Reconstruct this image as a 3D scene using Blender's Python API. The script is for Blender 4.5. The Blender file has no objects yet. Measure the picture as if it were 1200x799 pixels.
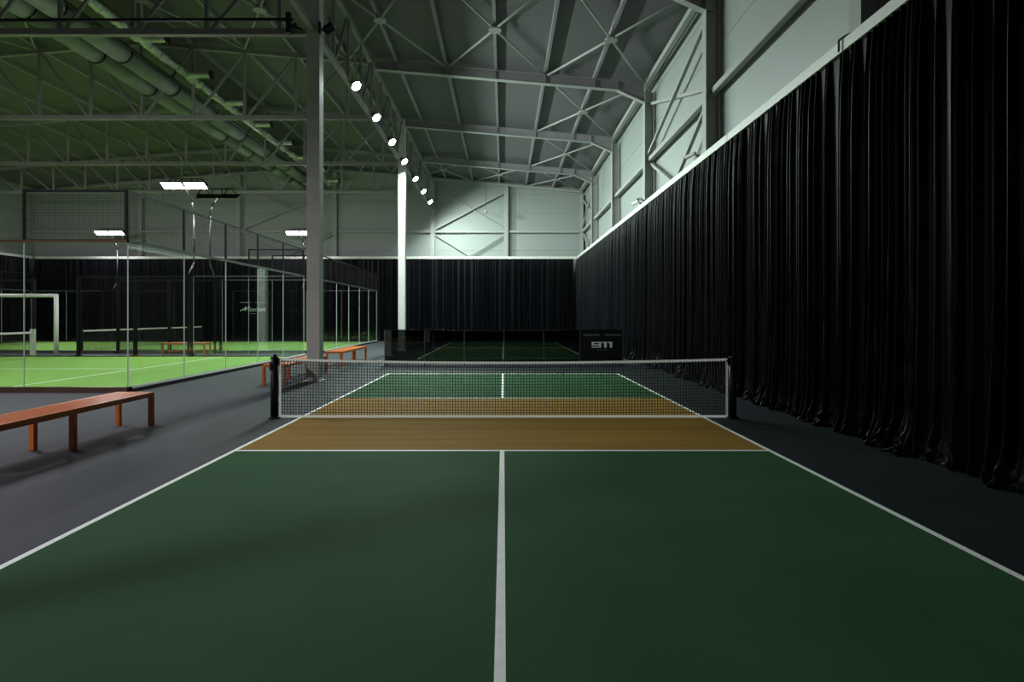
import bpy, math, random
from mathutils import Vector

S = bpy.context.scene
COL = S.collection
R = math.radians

# ------------------------------------------------------------------ camera
# x = right, y = distance from the lens, z = up; horizon at pixel row 370.5, vanishing point at column 590
FOCAL = 682.0
EYE = 1.523
cam_d = bpy.data.cameras.new('camera')
cam_d.sensor_width = 36.0
cam_d.lens = FOCAL / 1200 * 36
cam_d.shift_x = 10 / 1200
cam_d.shift_y = -29 / 1200
cam_d.clip_start = 0.05
cam = bpy.data.objects.new('camera', cam_d)
cam.location = (0, 0, EYE)
cam.rotation_euler = (R(90), 0, 0)
COL.objects.link(cam)
S.camera = cam

# ------------------------------------------------------------------ world, exposure
w = bpy.data.worlds.new('world')
S.world = w
w.use_nodes = True
w.node_tree.nodes['Background'].inputs[0].default_value = (0.8, 1, 0.9, 1)
w.node_tree.nodes['Background'].inputs[1].default_value = 0.01
S.view_settings.view_transform = 'Standard'
S.view_settings.look = 'None'
S.view_settings.gamma = 1
S.view_settings.use_curve_mapping = False
S.view_settings.exposure = 0.1
S.cycles.transparent_max_bounces = 40
S.cycles.max_bounces = 8
S.cycles.sample_clamp_indirect = 4.0

# lamp strengths
ROW_W = 670.0          # lamps hung in a row along the column line
PADEL_W = 208.0        # each floodlight mast
ROW_COL = (0.82, 1.0, 0.92)
PADEL_COL = (1.0, 0.95, 1.05)

# ------------------------------------------------------------------ main measures
COLX = -4.45           # line of free-standing columns
BAY = 5.9
FRAMES = [13.75, 19.65, 25.55, 31.45]
WALL_R = 5.1
WALL_B = 36.5
WALL_L = -29.4
WALL_N = -9.0
RIDGE = -12.2
CURT_R = 4.5
CURT_B = 35.65
CURT_L = -28.7
CURT_H = 5.03


def zt(x):             # top of the rafters
    return 10.14 - 0.085 * (x + 4.2) if x >= RIDGE else 10.82 - 0.085 * (RIDGE - x)


# ------------------------------------------------------------------ materials
def nodes_of(name):
    m = bpy.data.materials.new(name)
    m.use_nodes = True
    nt = m.node_tree
    return m, nt, nt.nodes['Principled BSDF']


def pbr(name, c, rough=0.5, metal=0.0, var=0.0, scale=8.0, bump=0.0, bscale=60.0, spec=0.5, detail=4.0, stretch=None, emit=None):
    m, nt, b = nodes_of(name)
    b.inputs['Base Color'].default_value = (*c, 1)
    b.inputs['Roughness'].default_value = rough
    b.inputs['Metallic'].default_value = metal
    b.inputs['Specular IOR Level'].default_value = spec
    tc = nt.nodes.new('ShaderNodeNewGeometry')
    src = tc.outputs['Position']
    if stretch:
        mp = nt.nodes.new('ShaderNodeMapping')
        mp.inputs['Scale'].default_value = stretch
        nt.links.new(src, mp.inputs['Vector'])
        src = mp.outputs['Vector']
    if var:
        n = nt.nodes.new('ShaderNodeTexNoise')
        n.inputs['Scale'].default_value = scale
        n.inputs['Detail'].default_value = detail
        nt.links.new(src, n.inputs['Vector'])
        rmp = nt.nodes.new('ShaderNodeMapRange')
        rmp.inputs['From Min'].default_value = 0.3
        rmp.inputs['From Max'].default_value = 0.7
        rmp.inputs['To Min'].default_value = 1 - var
        rmp.inputs['To Max'].default_value = 1 + var
        nt.links.new(n.outputs['Fac'], rmp.inputs['Value'])
        mx = nt.nodes.new('ShaderNodeVectorMath')
        mx.operation = 'SCALE'
        mx.inputs[0].default_value = c
        nt.links.new(rmp.outputs[0], mx.inputs['Scale'])
        nt.links.new(mx.outputs[0], b.inputs['Base Color'])
    if bump:
        n2 = nt.nodes.new('ShaderNodeTexNoise')
        n2.inputs['Scale'].default_value = bscale
        n2.inputs['Detail'].default_value = 3
        nt.links.new(src, n2.inputs['Vector'])
        bp = nt.nodes.new('ShaderNodeBump')
        bp.inputs['Strength'].default_value = bump
        bp.inputs['Distance'].default_value = 0.01
        nt.links.new(n2.outputs['Fac'], bp.inputs['Height'])
        nt.links.new(bp.outputs[0], b.inputs['Normal'])
    if emit:
        b.inputs['Emission Color'].default_value = (*emit[0], 1)
        b.inputs['Emission Strength'].default_value = emit[1]
    return m


def ribbed(name, c, axis, freq, rough=0.45, strength=0.25, spec=0.5):
    """sheet metal with fine rolled ribs"""
    m, nt, b = nodes_of(name)
    b.inputs['Base Color'].default_value = (*c, 1)
    b.inputs['Roughness'].default_value = rough
    b.inputs['Specular IOR Level'].default_value = spec
    g = nt.nodes.new('ShaderNodeNewGeometry')
    wv = nt.nodes.new('ShaderNodeTexWave')
    wv.wave_type = 'BANDS'
    wv.bands_direction = axis
    wv.inputs['Scale'].default_value = freq
    nt.links.new(g.outputs['Position'], wv.inputs['Vector'])
    bp = nt.nodes.new('ShaderNodeBump')
    bp.inputs['Strength'].default_value = strength
    bp.inputs['Distance'].default_value = 0.004
    nt.links.new(wv.outputs['Fac'], bp.inputs['Height'])
    nt.links.new(bp.outputs[0], b.inputs['Normal'])
    return m


def glassy(name, tint, f0, fmax=0.9):
    """clear sheet: tinted see-through with a Fresnel mirror on both faces"""
    m = bpy.data.materials.new(name)
    m.use_nodes = True
    nt = m.node_tree
    nt.nodes.remove(nt.nodes['Principled BSDF'])
    out = nt.nodes['Material Output']
    tr = nt.nodes.new('ShaderNodeBsdfTransparent')
    tr.inputs[0].default_value = (*tint, 1)
    gl = nt.nodes.new('ShaderNodeBsdfGlossy')
    gl.inputs['Roughness'].default_value = 0.0
    gl.inputs['Color'].default_value = (0.95, 1, 0.97, 1)
    lw = nt.nodes.new('ShaderNodeLayerWeight')
    lw.inputs['Blend'].default_value = 0.5
    pw = nt.nodes.new('ShaderNodeMath')
    pw.operation = 'POWER'
    pw.inputs[1].default_value = 5
    nt.links.new(lw.outputs['Facing'], pw.inputs[0])
    mr = nt.nodes.new('ShaderNodeMapRange')
    mr.inputs['To Min'].default_value = f0
    mr.inputs['To Max'].default_value = fmax
    nt.links.new(pw.outputs[0], mr.inputs['Value'])
    mx = nt.nodes.new('ShaderNodeMixShader')
    nt.links.new(mr.outputs[0], mx.inputs[0])
    nt.links.new(tr.outputs[0], mx.inputs[1])
    nt.links.new(gl.outputs[0], mx.inputs[2])
    nt.links.new(mx.outputs[0], out.inputs['Surface'])
    return m


def woven(name, c, through):
    """thin white cloth that lets light from behind glow through"""
    m, nt, b = nodes_of(name)
    b.inputs['Base Color'].default_value = (*c, 1)
    b.inputs['Roughness'].default_value = 0.8
    tl = nt.nodes.new('ShaderNodeBsdfTranslucent')
    tl.inputs[0].default_value = (*c, 1)
    g = nt.nodes.new('ShaderNodeNewGeometry')
    n = nt.nodes.new('ShaderNodeTexNoise')
    n.inputs['Scale'].default_value = 60
    nt.links.new(g.outputs['Position'], n.inputs['Vector'])
    bp = nt.nodes.new('ShaderNodeBump')
    bp.inputs['Strength'].default_value = 0.2
    nt.links.new(n.outputs['Fac'], bp.inputs['Height'])
    nt.links.new(bp.outputs[0], b.inputs['Normal'])
    mx = nt.nodes.new('ShaderNodeMixShader')
    mx.inputs[0].default_value = through
    nt.links.new(b.outputs[0], mx.inputs[1])
    nt.links.new(tl.outputs[0], mx.inputs[2])
    nt.links.new(mx.outputs[0], nt.nodes['Material Output'].inputs['Surface'])
    return m


def emitter(name, c, s):
    m = bpy.data.materials.new(name)
    m.use_nodes = True
    nt = m.node_tree
    nt.nodes.remove(nt.nodes['Principled BSDF'])
    e = nt.nodes.new('ShaderNodeEmission')
    e.inputs[0].default_value = (*c, 1)
    e.inputs[1].default_value = s
    nt.links.new(e.outputs[0], nt.nodes['Material Output'].inputs['Surface'])
    return m


M = {
    'rubber': pbr('rubber_floor', (0.055, 0.060, 0.063), 0.75, spec=0.10, var=0.16, scale=90, bump=0.35, bscale=220),
    'surround': pbr('blue_grey_acrylic', (0.016, 0.022, 0.025), 0.6, spec=0.12, var=0.12, scale=1.6, bump=0.12, bscale=160),
    'court': pbr('green_acrylic', (0.037, 0.094, 0.042), 0.7, spec=0.02, var=0.10, scale=1.2, bump=0.12, bscale=160),
    'kitchen': pbr('ochre_acrylic', (0.275, 0.16, 0.037), 0.7, spec=0.02, var=0.09, scale=1.5, bump=0.1, bscale=160, stretch=(0.3, 4, 1)),
    'line': pbr('white_line_paint', (0.84, 0.86, 0.83), 0.6, var=0.05, scale=12),
    'turf': pbr('green_turf', (0.19, 0.425, 0.048), 0.85, var=0.14, scale=25, bump=0.5, bscale=180),
    'wall': ribbed('wall_sheet', (0.345, 0.37, 0.36), 'Z', 12.0),
    'wallback': ribbed('backing_sheet', (0.30, 0.32, 0.30), 'Z', 12.0),
    'roof': ribbed('roof_sheet', (0.176, 0.168, 0.18), 'Y', 5.0, 0.8, 0.3, 0.15),
    'steel': pbr('grey_steel_paint', (0.315, 0.295, 0.31), 0.6, spec=0.25, var=0.05, scale=3),
    'column': pbr('column_grey_paint', (0.63, 0.635, 0.60), 0.65, spec=0.2, var=0.05, scale=3),
    'lightsteel': pbr('pale_steel_paint', (0.40, 0.405, 0.39), 0.55, spec=0.25, var=0.04, scale=3),
    'curtain': pbr('black_curtain_satin', (0.0027, 0.0030, 0.0046), 0.38, var=0.15, scale=5, spec=0.10),
    'black': pbr('black_powder_coat', (0.006, 0.006, 0.007), 0.5, spec=0.25, var=0.1, scale=10),
    'darkfit': pbr('black_fittings', (0.012, 0.013, 0.013), 0.5, var=0.1, scale=10),
    'bronze': pbr('brown_kerb_metal', (0.16, 0.095, 0.06), 0.3, metal=0.6, var=0.1, scale=6),
    'darkrail': pbr('dark_rail_metal', (0.12, 0.12, 0.115), 0.35, metal=0.5, var=0.1, scale=6),
    'orange': pbr('orange_bench_paint', (0.54, 0.135, 0.020), 0.36, var=0.08, scale=14),
    'white': pbr('white_paint', (0.74, 0.75, 0.70), 0.4, var=0.04, scale=8),
    'tape': woven('white_net_tape', (0.80, 0.80, 0.76), 0.4),
    'cord': pbr('black_net_cord', (0.012, 0.013, 0.013), 0.7, var=0.1, scale=40),
    'duct': pbr('galvanised_duct', (0.27, 0.28, 0.27), 0.6, metal=0.0, spec=0.3, var=0.08, scale=2),
    'foil': pbr('crinkled_foil', (0.62, 0.63, 0.61), 0.35, metal=0.7, var=0.2, scale=14, bump=1.0, bscale=30),
    'glass': glassy('court_glass', (0.955, 0.98, 0.965), 0.035),
    'tint': glassy('black_tinted_sheet', (0.185, 0.20, 0.19), 0.03),
    'joint': pbr('glass_joint', (0.55, 0.60, 0.55), 0.3),
    'print': pbr('white_print', (0.88, 0.9, 0.88), 0.5, var=0.03, scale=20),
    'dimprint': pbr('grey_print', (0.26, 0.27, 0.26), 0.5, var=0.03, scale=20),
    'board': pbr('black_board', (0.006, 0.006, 0.007), 0.4, var=0.1, scale=6),
    'red': pbr('red_plastic', (0.30, 0.03, 0.02), 0.4),
    'lamp': emitter('lamp_lens', (0.93, 1.0, 0.97), 40.0),
    'led': emitter('led_panel', (1.0, 1.0, 0.93), 30.0),
    'offlens': pbr('unlit_lens', (0.10, 0.11, 0.11), 0.15),
}


# ------------------------------------------------------------------ mesh helpers
class MB:
    def __init__(s):
        s.v, s.f = [], []

    def add(s, vs, fs):
        o = len(s.v)
        s.v += [tuple(p) for p in vs]
        s.f += [tuple(i + o for i in f) for f in fs]
        return s

    def box(s, x0, x1, y0, y1, z0, z1):
        vs = [(x, y, z) for z in (z0, z1) for y in (y0, y1) for x in (x0, x1)]
        return s.add(vs, [(0, 2, 3, 1), (4, 5, 7, 6), (0, 1, 5, 4), (2, 6, 7, 3), (0, 4, 6, 2), (1, 3, 7, 5)])

    def bar(s, p, q, a, b, up=(0, 0, 1)):
        """box from p to q, a wide sideways, b along 'up'"""
        p, q = Vector(p), Vector(q)
        d = (q - p).normalized()
        u = Vector(up)
        if abs(d.dot(u)) > 0.99:
            u = Vector((0, 1, 0))
        sd = d.cross(u).normalized()
        u = sd.cross(d).normalized()
        vs = []
        for c in (p, q):
            for i, j in ((-1, -1), (1, -1), (1, 1), (-1, 1)):
                vs.append(c + sd * (a / 2 * i) + u * (b / 2 * j))
        return s.add(vs, [(0, 1, 2, 3), (7, 6, 5, 4), (0, 4, 5, 1), (1, 5, 6, 2), (2, 6, 7, 3), (3, 7, 4, 0)])

    def cyl(s, p, q, r, n=12, r2=None):
        p, q = Vector(p), Vector(q)
        d = (q - p).normalized()
        u = Vector((0, 0, 1)) if abs(d.z) < 0.9 else Vector((1, 0, 0))
        a = d.cross(u).normalized()
        b = a.cross(d)
        r2 = r if r2 is None else r2
        vs = []
        for c, rr in ((p, r), (q, r2)):
            for k in range(n):
                t = 2 * math.pi * k / n
                vs.append(c + a * (rr * math.cos(t)) + b * (rr * math.sin(t)))
        fs = [(k, (k + 1) % n, n + (k + 1) % n, n + k) for k in range(n)]
        fs += [tuple(range(n - 1, -1, -1)), tuple(range(n, 2 * n))]
        return s.add(vs, fs)

    def path(s, pts, r, n=8):
        for i in range(len(pts) - 1):
            s.cyl(pts[i], pts[i + 1], r, n)
        return s

    def prism(s, poly, lo, hi, axis):
        """polygon extruded along an axis; poly gives the two other coordinates in order"""
        n = len(poly)
        vs = []
        for t in (lo, hi):
            for a, b in poly:
                vs.append({'x': (t, a, b), 'y': (a, t, b), 'z': (a, b, t)}[axis])
        fs = [(k, (k + 1) % n, n + (k + 1) % n, n + k) for k in range(n)]
        fs += [tuple(range(n - 1, -1, -1)), tuple(range(n, 2 * n))]
        return s.add(vs, fs)

    def mesh(s, name, mat, smooth=False, bevel=0):
        me = bpy.data.meshes.new(name)
        me.from_pydata(s.v, [], s.f)
        me.materials.append(M[mat])
        import bmesh
        bm = bmesh.new()
        bm.from_mesh(me)
        bmesh.ops.recalc_face_normals(bm, faces=bm.faces)
        if bevel:
            bmesh.ops.bevel(bm, geom=list(bm.edges), offset=bevel, segments=1, affect='EDGES', profile=0.5)
        bm.to_mesh(me)
        bm.free()
        if smooth:
            for p in me.polygons:
                p.use_smooth = len(p.vertices) == 4
        return me


def link(name, data, parent=None, loc=(0, 0, 0), rz=0.0):
    o = bpy.data.objects.new(name, data)
    COL.objects.link(o)
    o.location = loc
    o.rotation_euler = (0, 0, rz)
    if parent:
        o.parent = parent
    return o


def obj(name, mb, mat, parent=None, loc=(0, 0, 0), smooth=False, bevel=0):
    return link(name, mb.mesh(name, mat, smooth, bevel), parent, loc)


def tag(o, label, cat, group=None):
    o['label'] = label
    o['category'] = cat
    if group:
        o['group'] = group
    return o


def thing(name, loc, label, cat, group=None, rz=0.0):
    return tag(link(name, None, None, loc, rz), label, cat, group)


def struct(o):
    o['kind'] = 'structure'
    return o


def copy_tree(o, parent=None):
    c = o.copy()
    COL.objects.link(c)
    c.parent = parent
    for ch in list(o.children):
        copy_tree(ch, c)
    return c


def ibeam(mb, p, q, h, wd, tf=0.016, tw=0.012, up=(0, 0, 1)):
    p, q, u = Vector(p), Vector(q), Vector(up)
    d = (q - p).normalized()
    sd = d.cross(u).normalized()
    u = sd.cross(d).normalized()
    mb.bar(p + u * (h / 2 - tf / 2), q + u * (h / 2 - tf / 2), wd, tf, up)
    mb.bar(p - u * (h / 2 - tf / 2), q - u * (h / 2 - tf / 2), wd, tf, up)
    mb.bar(p, q, tw, h - 2 * tf, up)
    return mb


# ================================================================== SETTING
# ---- floor
floor = struct(obj('floor', MB().box(WALL_L, WALL_R, WALL_N, WALL_B, -0.3, 0), 'rubber'))
obj('acrylic_surround', MB().box(-4.66, WALL_R - 0.02, -6.0, 36.2, 0, 0.003), 'surround', floor)
HALF = 3.05
CX = -0.015


def pickle_court(y_net):
    a, b = y_net - 6.705, y_net + 6.705
    k0, k1 = y_net - 2.134, y_net + 2.134
    obj('green_court_surface', MB().box(CX - HALF, CX + HALF, a, k0, 0.003, 0.005), 'court', floor)
    obj('green_court_surface', MB().box(CX - HALF, CX + HALF, k1, b, 0.003, 0.005), 'court', floor)
    obj('kitchen_zone', MB().box(CX - HALF, CX + HALF, k0, k1, 0.003, 0.005), 'kitchen', floor)
    t = 0.05
    zz = (0.005, 0.0065)
    for sx in (-1, 1):
        x = CX + sx * HALF
        obj('court_line', MB().box(min(x, x - sx * t), max(x, x - sx * t), a, b, *zz), 'line', floor)
    for y in (a, k0, k1 - t, b - t):
        obj('court_line', MB().box(CX - HALF + t, CX + HALF - t, y, y + t, *zz), 'line', floor)
    obj('court_line', MB().box(CX - t / 2, CX + t / 2, a + t, k0, *zz), 'line', floor)
    obj('court_line', MB().box(CX - t / 2, CX + t / 2, k1, b - t, *zz), 'line', floor)


pickle_court(8.69)
# the court behind the barrier: plain green with white lines
obj('green_court_surface', MB().box(CX - HALF, CX + HALF, 20.8, 34.2, 0.003, 0.005), 'court', floor)
for x0_, x1_, y0_, y1_ in ((CX - HALF, CX - HALF + 0.05, 20.8, 34.2), (CX + HALF - 0.05, CX + HALF, 20.8, 34.2), (CX - 0.025, CX + 0.025, 20.85, 34.15),
                           (CX - HALF + 0.05, CX + HALF - 0.05, 20.8, 20.85), (CX - HALF + 0.05, CX + HALF - 0.05, 34.15, 34.2),
                           (CX - HALF + 0.05, CX + HALF - 0.05, 28.5, 28.55)):
    obj('court_line', MB().box(x0_, x1_, y0_, y1_, 0.005, 0.0065), 'line', floor)


# ---- ceiling: two roof slopes with purlins, rods below the sheet
PUR = 0.17
rb = MB()
for xa, xb in ((RIDGE, WALL_R + 0.1), (WALL_L - 0.1, RIDGE)):
    za, zb = zt(xa) + PUR, zt(xb) + PUR
    rb.prism([(xa, za), (xb, zb), (xb, zb + 0.12), (xa, za + 0.12)], WALL_N, WALL_B, 'y')
ceiling = struct(obj('ceiling', rb, 'roof'))
PX = [-3.6 + 1.67 * k for k in range(5)]
px_left = [-5.27 - 1.73 * k for k in range(13)]
for x in PX + px_left:
    obj('purlin', MB().box(x - 0.045, x + 0.045, 1.9, WALL_B, zt(x) + 0.005, zt(x) + PUR + 0.01), 'steel', ceiling)
obj('eaves_strut', MB().box(4.76, 4.90, 1.9, WALL_B, zt(4.8) - 0.10, zt(4.8) + 0.06), 'lightsteel', ceiling)


def roof_brace(xc, y0, y1, half=1.67):
    for sx in (-1, 1):
        p = (xc - sx * half, y0 + 0.12, zt(xc - sx * half) - 0.04)
        q = (xc + sx * half, y1 - 0.12, zt(xc + sx * half) - 0.04)
        obj('roof_brace', MB().cyl(p, q, 0.035, 8), 'lightsteel', ceiling, smooth=True)
    z = zt(xc)
    ym = (y0 + y1) / 2
    obj('brace_plate', MB().cyl((xc, ym, z - 0.095), (xc, ym, z - 0.055), 0.19, 8), 'lightsteel', ceiling)


for xc in (-3.55, -0.24, 3.09):
    roof_brace(xc, 13.75, 19.65, 1.6)
    roof_brace(xc, 31.45, 36.2, 1.6)
roof_brace(3.09, 19.65, 25.55, 1.6)
roof_brace(3.09, 25.55, 31.45, 1.6)
for xc in (-7.0, -10.4, -14.0, -17.5):
    roof_brace(xc, 13.75, 19.65, 1.7)

# ---- walls: backing sheet with sandwich panels on the room side
def panel_wall(name, fixed, axis, splits, z0, tops, face):
    """splits: joints along the wall; tops(a): wall height; face: direction into the room"""
    mb = MB()
    lo, hi = splits[0], splits[-1]
    th = (fixed, fixed - face * 0.2)
    t0, t1 = min(th), max(th)
    pl = [(lo, 0), (hi, 0), (hi, tops(hi))] + ([(RIDGE, tops(RIDGE))] if axis == 'y' else []) + [(lo, tops(lo))]
    mb.prism(pl, t0, t1, axis)
    root = struct(obj(name, mb, 'wallback'))
    row = 1.16
    for i in range(len(splits) - 1):
        a, b = splits[i] + 0.006, splits[i + 1] - 0.006
        z = z0
        while z < max(tops(a), tops(b)) - 0.15:
            za, zb = min(z + row - 0.012, tops(a)), min(z + row - 0.012, tops(b))
            if axis == 'y' and a < RIDGE < b:
                za = zb = min(za, zb)
            if za - z > 0.05 or zb - z > 0.05:
                za, zb = max(za, z + 0.02), max(zb, z + 0.02)
                p0, p1 = sorted((fixed, fixed + face * 0.03))
                obj('wall_panel', MB().prism([(a, z), (b, z), (b, zb), (a, za)], p0, p1, axis), 'wall', root)
            z += row
    return root


ys = [WALL_N, -4.0, 1.95, 7.85] + FRAMES + [WALL_B]
panel_wall('wall_right', WALL_R + 0.05, 'x', ys, 4.48, lambda a: zt(WALL_R) + PUR, -1)
panel_wall('wall_left', WALL_L, 'x', ys, 4.48, lambda a: zt(WALL_L) + PUR, 1)
BX = [-28.6, -22.6, -16.5, -10.5, -4.4, 0.16, 4.92]
panel_wall('wall_back', WALL_B, 'y', [WALL_L, -22.6, -16.5, -10.5, -4.4, 0.16, WALL_R + 0.05], 4.48, lambda a: zt(a) + PUR, -1)
wf = MB().prism([(WALL_L, 0), (WALL_R, 0), (WALL_R, zt(WALL_R) + PUR), (RIDGE, zt(RIDGE) + PUR), (WALL_L, zt(WALL_L) + PUR)], WALL_N - 0.2, WALL_N, 'y')
struct(obj('wall_front', wf, 'wallback'))

# ================================================================== STEEL FRAME
# ---- columns against the right wall (H sections) with their girts and braces
def wall_column(name, x0, x1, y, fw, h, label, group):
    """H column: flanges in the y direction at x0 and x1"""
    t = thing(name, (x0, y, 0), label, 'column', group)
    d = x1 - x0
    obj('flange', MB().box(0, 0.016, -fw / 2, fw / 2, 0, h), 'lightsteel', t)
    obj('flange', MB().box(d - 0.016, d, -fw / 2, fw / 2, 0, h), 'lightsteel', t)
    obj('web', MB().box(0.016, d - 0.016, -0.006, 0.006, 0, h), 'lightsteel', t)
    for z in (6.72, 8.7):
        obj('stiffener_plate', MB().box(0.016, d - 0.016, -fw / 2 + 0.01, fw / 2 - 0.01, z, z + 0.014), 'lightsteel', t)
    return t


WCOL_LB = ['steel H-section wall column beside the black cable loop on the curtain rail',
           'dark-sided steel H-section wall column at the front of the braced bay',
           'pale steel H-section wall column beside the pair of security cameras',
           'pale steel H-section wall column between the security cameras and the red alarm box',
           'pale steel H-section wall column closest to the far corner']
for y, lb in zip([7.85] + FRAMES, WCOL_LB):
    wall_column('wall_column', 4.74, 5.06, y, 0.26, zt(4.75) - 0.31, lb, 'columns of the side wall')
for x in BX[1:-1]:
    t = thing('gable_column', (x, WALL_B - 0.36, 0), 'pale steel column of the far gable wall above the black curtain', 'column', 'columns of the far gable wall')
    h = zt(x) - 0.18
    obj('flange', MB().box(-0.13, 0.13, 0, 0.016, 0, h), 'lightsteel', t)
    obj('flange', MB().box(-0.13, 0.13, 0.30, 0.316, 0, h), 'lightsteel', t)
    obj('web', MB().box(-0.006, 0.006, 0.016, 0.30, 0, h), 'lightsteel', t)
t = thing('corner_column', (4.86, WALL_B - 0.36, 0), 'pale steel column in the corner where the two curtained walls meet', 'column')
obj('flange', MB().box(-0.1, 0.1, 0, 0.016, 0, zt(4.9) - 0.3), 'lightsteel', t)
obj('flange', MB().box(-0.1, 0.1, 0.28, 0.296, 0, zt(4.9) - 0.3), 'lightsteel', t)
obj('web', MB().box(-0.006, 0.006, 0.016, 0.28, 0, zt(4.9) - 0.3), 'lightsteel', t)

ends = [1.95, 7.85] + FRAMES + [WALL_B - 0.36]
for i in range(len(ends) - 1):
    a, b = ends[i] + 0.006, ends[i + 1] - 0.006
    g = obj('wall_girt', MB().box(-0.07, 0.07, 0, b - a, -0.075, 0.075), 'lightsteel', None, (4.94, a, 6.80), bevel=0.012)
    tag(g, ['horizontal steel wall tube reaching past the black cable loop', 'horizontal steel wall tube between the cable loop and the dark wall column',
            'horizontal steel wall tube passing through the cross braces above the side curtain', 'horizontal steel wall tube just past the pair of security cameras',
            'horizontal steel wall tube beside the small red alarm box', 'horizontal steel wall tube in the braced bay at the far corner'][i], 'beam', 'wall tubes of the side wall')
gx = [WALL_L + 0.1] + BX[1:-1] + [4.76]
for i in range(len(gx) - 1):
    a, b = gx[i] + (0.006 if i else -0.1), gx[i + 1] - 0.006
    g = obj('gable_girt', MB().box(0, b - a, -0.06, 0.06, -0.075, 0.075), 'lightsteel', None, (a, WALL_B - 0.19, 6.80), bevel=0.012)
    tag(g, 'horizontal gable tube, ' + ['outermost one beyond the glass courts', 'second from the outer wall beyond the glass courts', 'third from the outer wall, crossing a braced bay',
            'between the turf courts and the row of lamps', 'crossing the braced bay by the last row lamp', 'ending at the corner of the side curtain'][i], 'beam', 'wall tubes of the far gable')


def brace(p, q, label, group):
    p, q = Vector(p), Vector(q)
    o = obj('wall_brace', MB().bar((0, 0, 0), q - p, 0.09, 0.09), 'lightsteel', None, p)
    tag(o, label, 'brace', group)


for y0, y1 in ((13.9, 19.5), (31.6, 36.0)):
    where = 'in the side wall bay before the cameras' if y0 < 20 else 'in the side wall bay at the corner'
    for (pa, pb) in (((y1, 8.65), (y0, 6.98)), ((y1, 6.98), (y0, 8.65)), ((y1, 6.62), (y0, 3.9)), ((y1, 3.9), (y0, 6.62))):
        dx = 0.05 if pa[1] > pb[1] else -0.05
        brace((4.93 + dx, pa[0], pa[1]), (4.93 + dx, pb[0], pb[1]), ('upper' if pa[1] + pb[1] > 13 else 'lower') + ' steel brace ' + ('rising' if pa[1] > pb[1] else 'falling') + ' towards the gable ' + where, 'braces of the side wall')
for x0, x1 in ((-4.25, 0.0), (-16.3, -10.65)):
    where = 'in the gable bay by the last lamp' if x0 > -10 else 'in the gable bay behind the turf'
    for (pa, pb) in (((x0, 6.95), (x1, 9.2)), ((x0, 9.55), (x1, 7.0)), ((x0, 6.6), (x1, 4.0)), ((x0, 4.0), (x1, 6.6))):
        dy = 0.05 if pa[1] > pb[1] else -0.05
        brace((pa[0], WALL_B - 0.2 + dy, pa[1]), (pb[0], WALL_B - 0.2 + dy, pb[1]), ('upper' if pa[1] + pb[1] > 13 else 'lower') + ' steel brace ' + ('falling' if pa[1] > pb[1] else 'rising') + ' towards the side curtain ' + where, 'braces of the far gable wall')

# ---- sloping rafters over the pickleball hall
RAFTER_LB = ['grey steel I-section rafter, two bays in front of the braced wall bay',
             'grey steel rafter meeting the dark wall column at the front of the braced bay',
             'grey steel I-section rafter with a haunch at the back of the braced wall bay',
             'grey steel I-section rafter, second one in front of the far gable',
             'grey steel I-section rafter, the last one before the far gable']
for y, lb in zip([7.85] + FRAMES, RAFTER_LB):
    p = Vector((-4.3, y, zt(-4.3) - 0.16))
    q = Vector((4.74, y, zt(4.74) - 0.16))
    t = thing('roof_rafter', p, lb, 'beam', 'rafters over the pickleball court')
    d = q - p
    u = Vector((0.085, 0, 1)).normalized()
    obj('top_flange', MB().bar(u * 0.15, d + u * 0.15, 0.2, 0.016), 'steel', t)
    obj('bottom_flange', MB().bar(-u * 0.15, d - u * 0.15, 0.2, 0.016), 'lightsteel', t)
    obj('web', MB().bar((0, 0, 0), d, 0.012, 0.29), 'steel', t)
    e = d - Vector((0.9, 0, -0.9 * 0.085))
    obj('haunch', MB().prism([(e.x, e.z - 0.16), (d.x, d.z - 0.16), (d.x, d.z - 0.50)], -0.006, 0.006, 'y'), 'steel', t)
    obj('haunch_flange', MB().bar((e.x, 0, e.z - 0.165), (d.x, 0, d.z - 0.50), 0.2, 0.016), 'lightsteel', t)
    for x in PX:
        f = (x - p.x) / d.x
        c = d * f
        obj('stiffener_plate', MB().box(c.x - 0.006, c.x + 0.006, -0.09, 0.09, c.z - 0.14, c.z + 0.14), 'steel', t)
    obj('stiffener_plate', MB().box(e.x - 0.006, e.x + 0.006, -0.09, 0.09, e.z - 0.14, e.z + 0.14), 'steel', t)
# gable end rafter
p = Vector((WALL_L + 0.2, WALL_B - 0.2, zt(WALL_L + 0.2) - 0.08))
pk = Vector((RIDGE, WALL_B - 0.2, zt(RIDGE) - 0.08))
q = Vector((4.9, WALL_B - 0.2, zt(4.9) - 0.08))
obj('gable_rafter', MB().bar(p, pk, 0.16, 0.16), 'lightsteel', ceiling)
obj('gable_rafter', MB().bar(pk, q, 0.16, 0.16), 'lightsteel', ceiling)

# ---- free-standing columns
def free_column(y, label):
    s_ = 0.15
    t = thing('steel_column', (COLX, y, 0), label, 'column')
    obj('shaft', MB().box(-s_, s_, -s_, s_, 0.02, zt(COLX) - 0.02), 'column', t, bevel=0.003)
    obj('base_plate', MB().box(-0.2, 0.2, -0.2, 0.2, 0.0, 0.02), 'column', t)
    obj('collar', MB().box(-0.165, 0.165, -0.165, 0.165, 8.12, 8.30), 'column', t)
    return t


free_column(13.75, 'grey square steel column standing beside the orange bench behind the net')
free_column(25.55, 'pale square steel column rising behind the left end of the black barrier')
free_column(1.95, 'grey square steel column on the floor beside the front half of the court')

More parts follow.
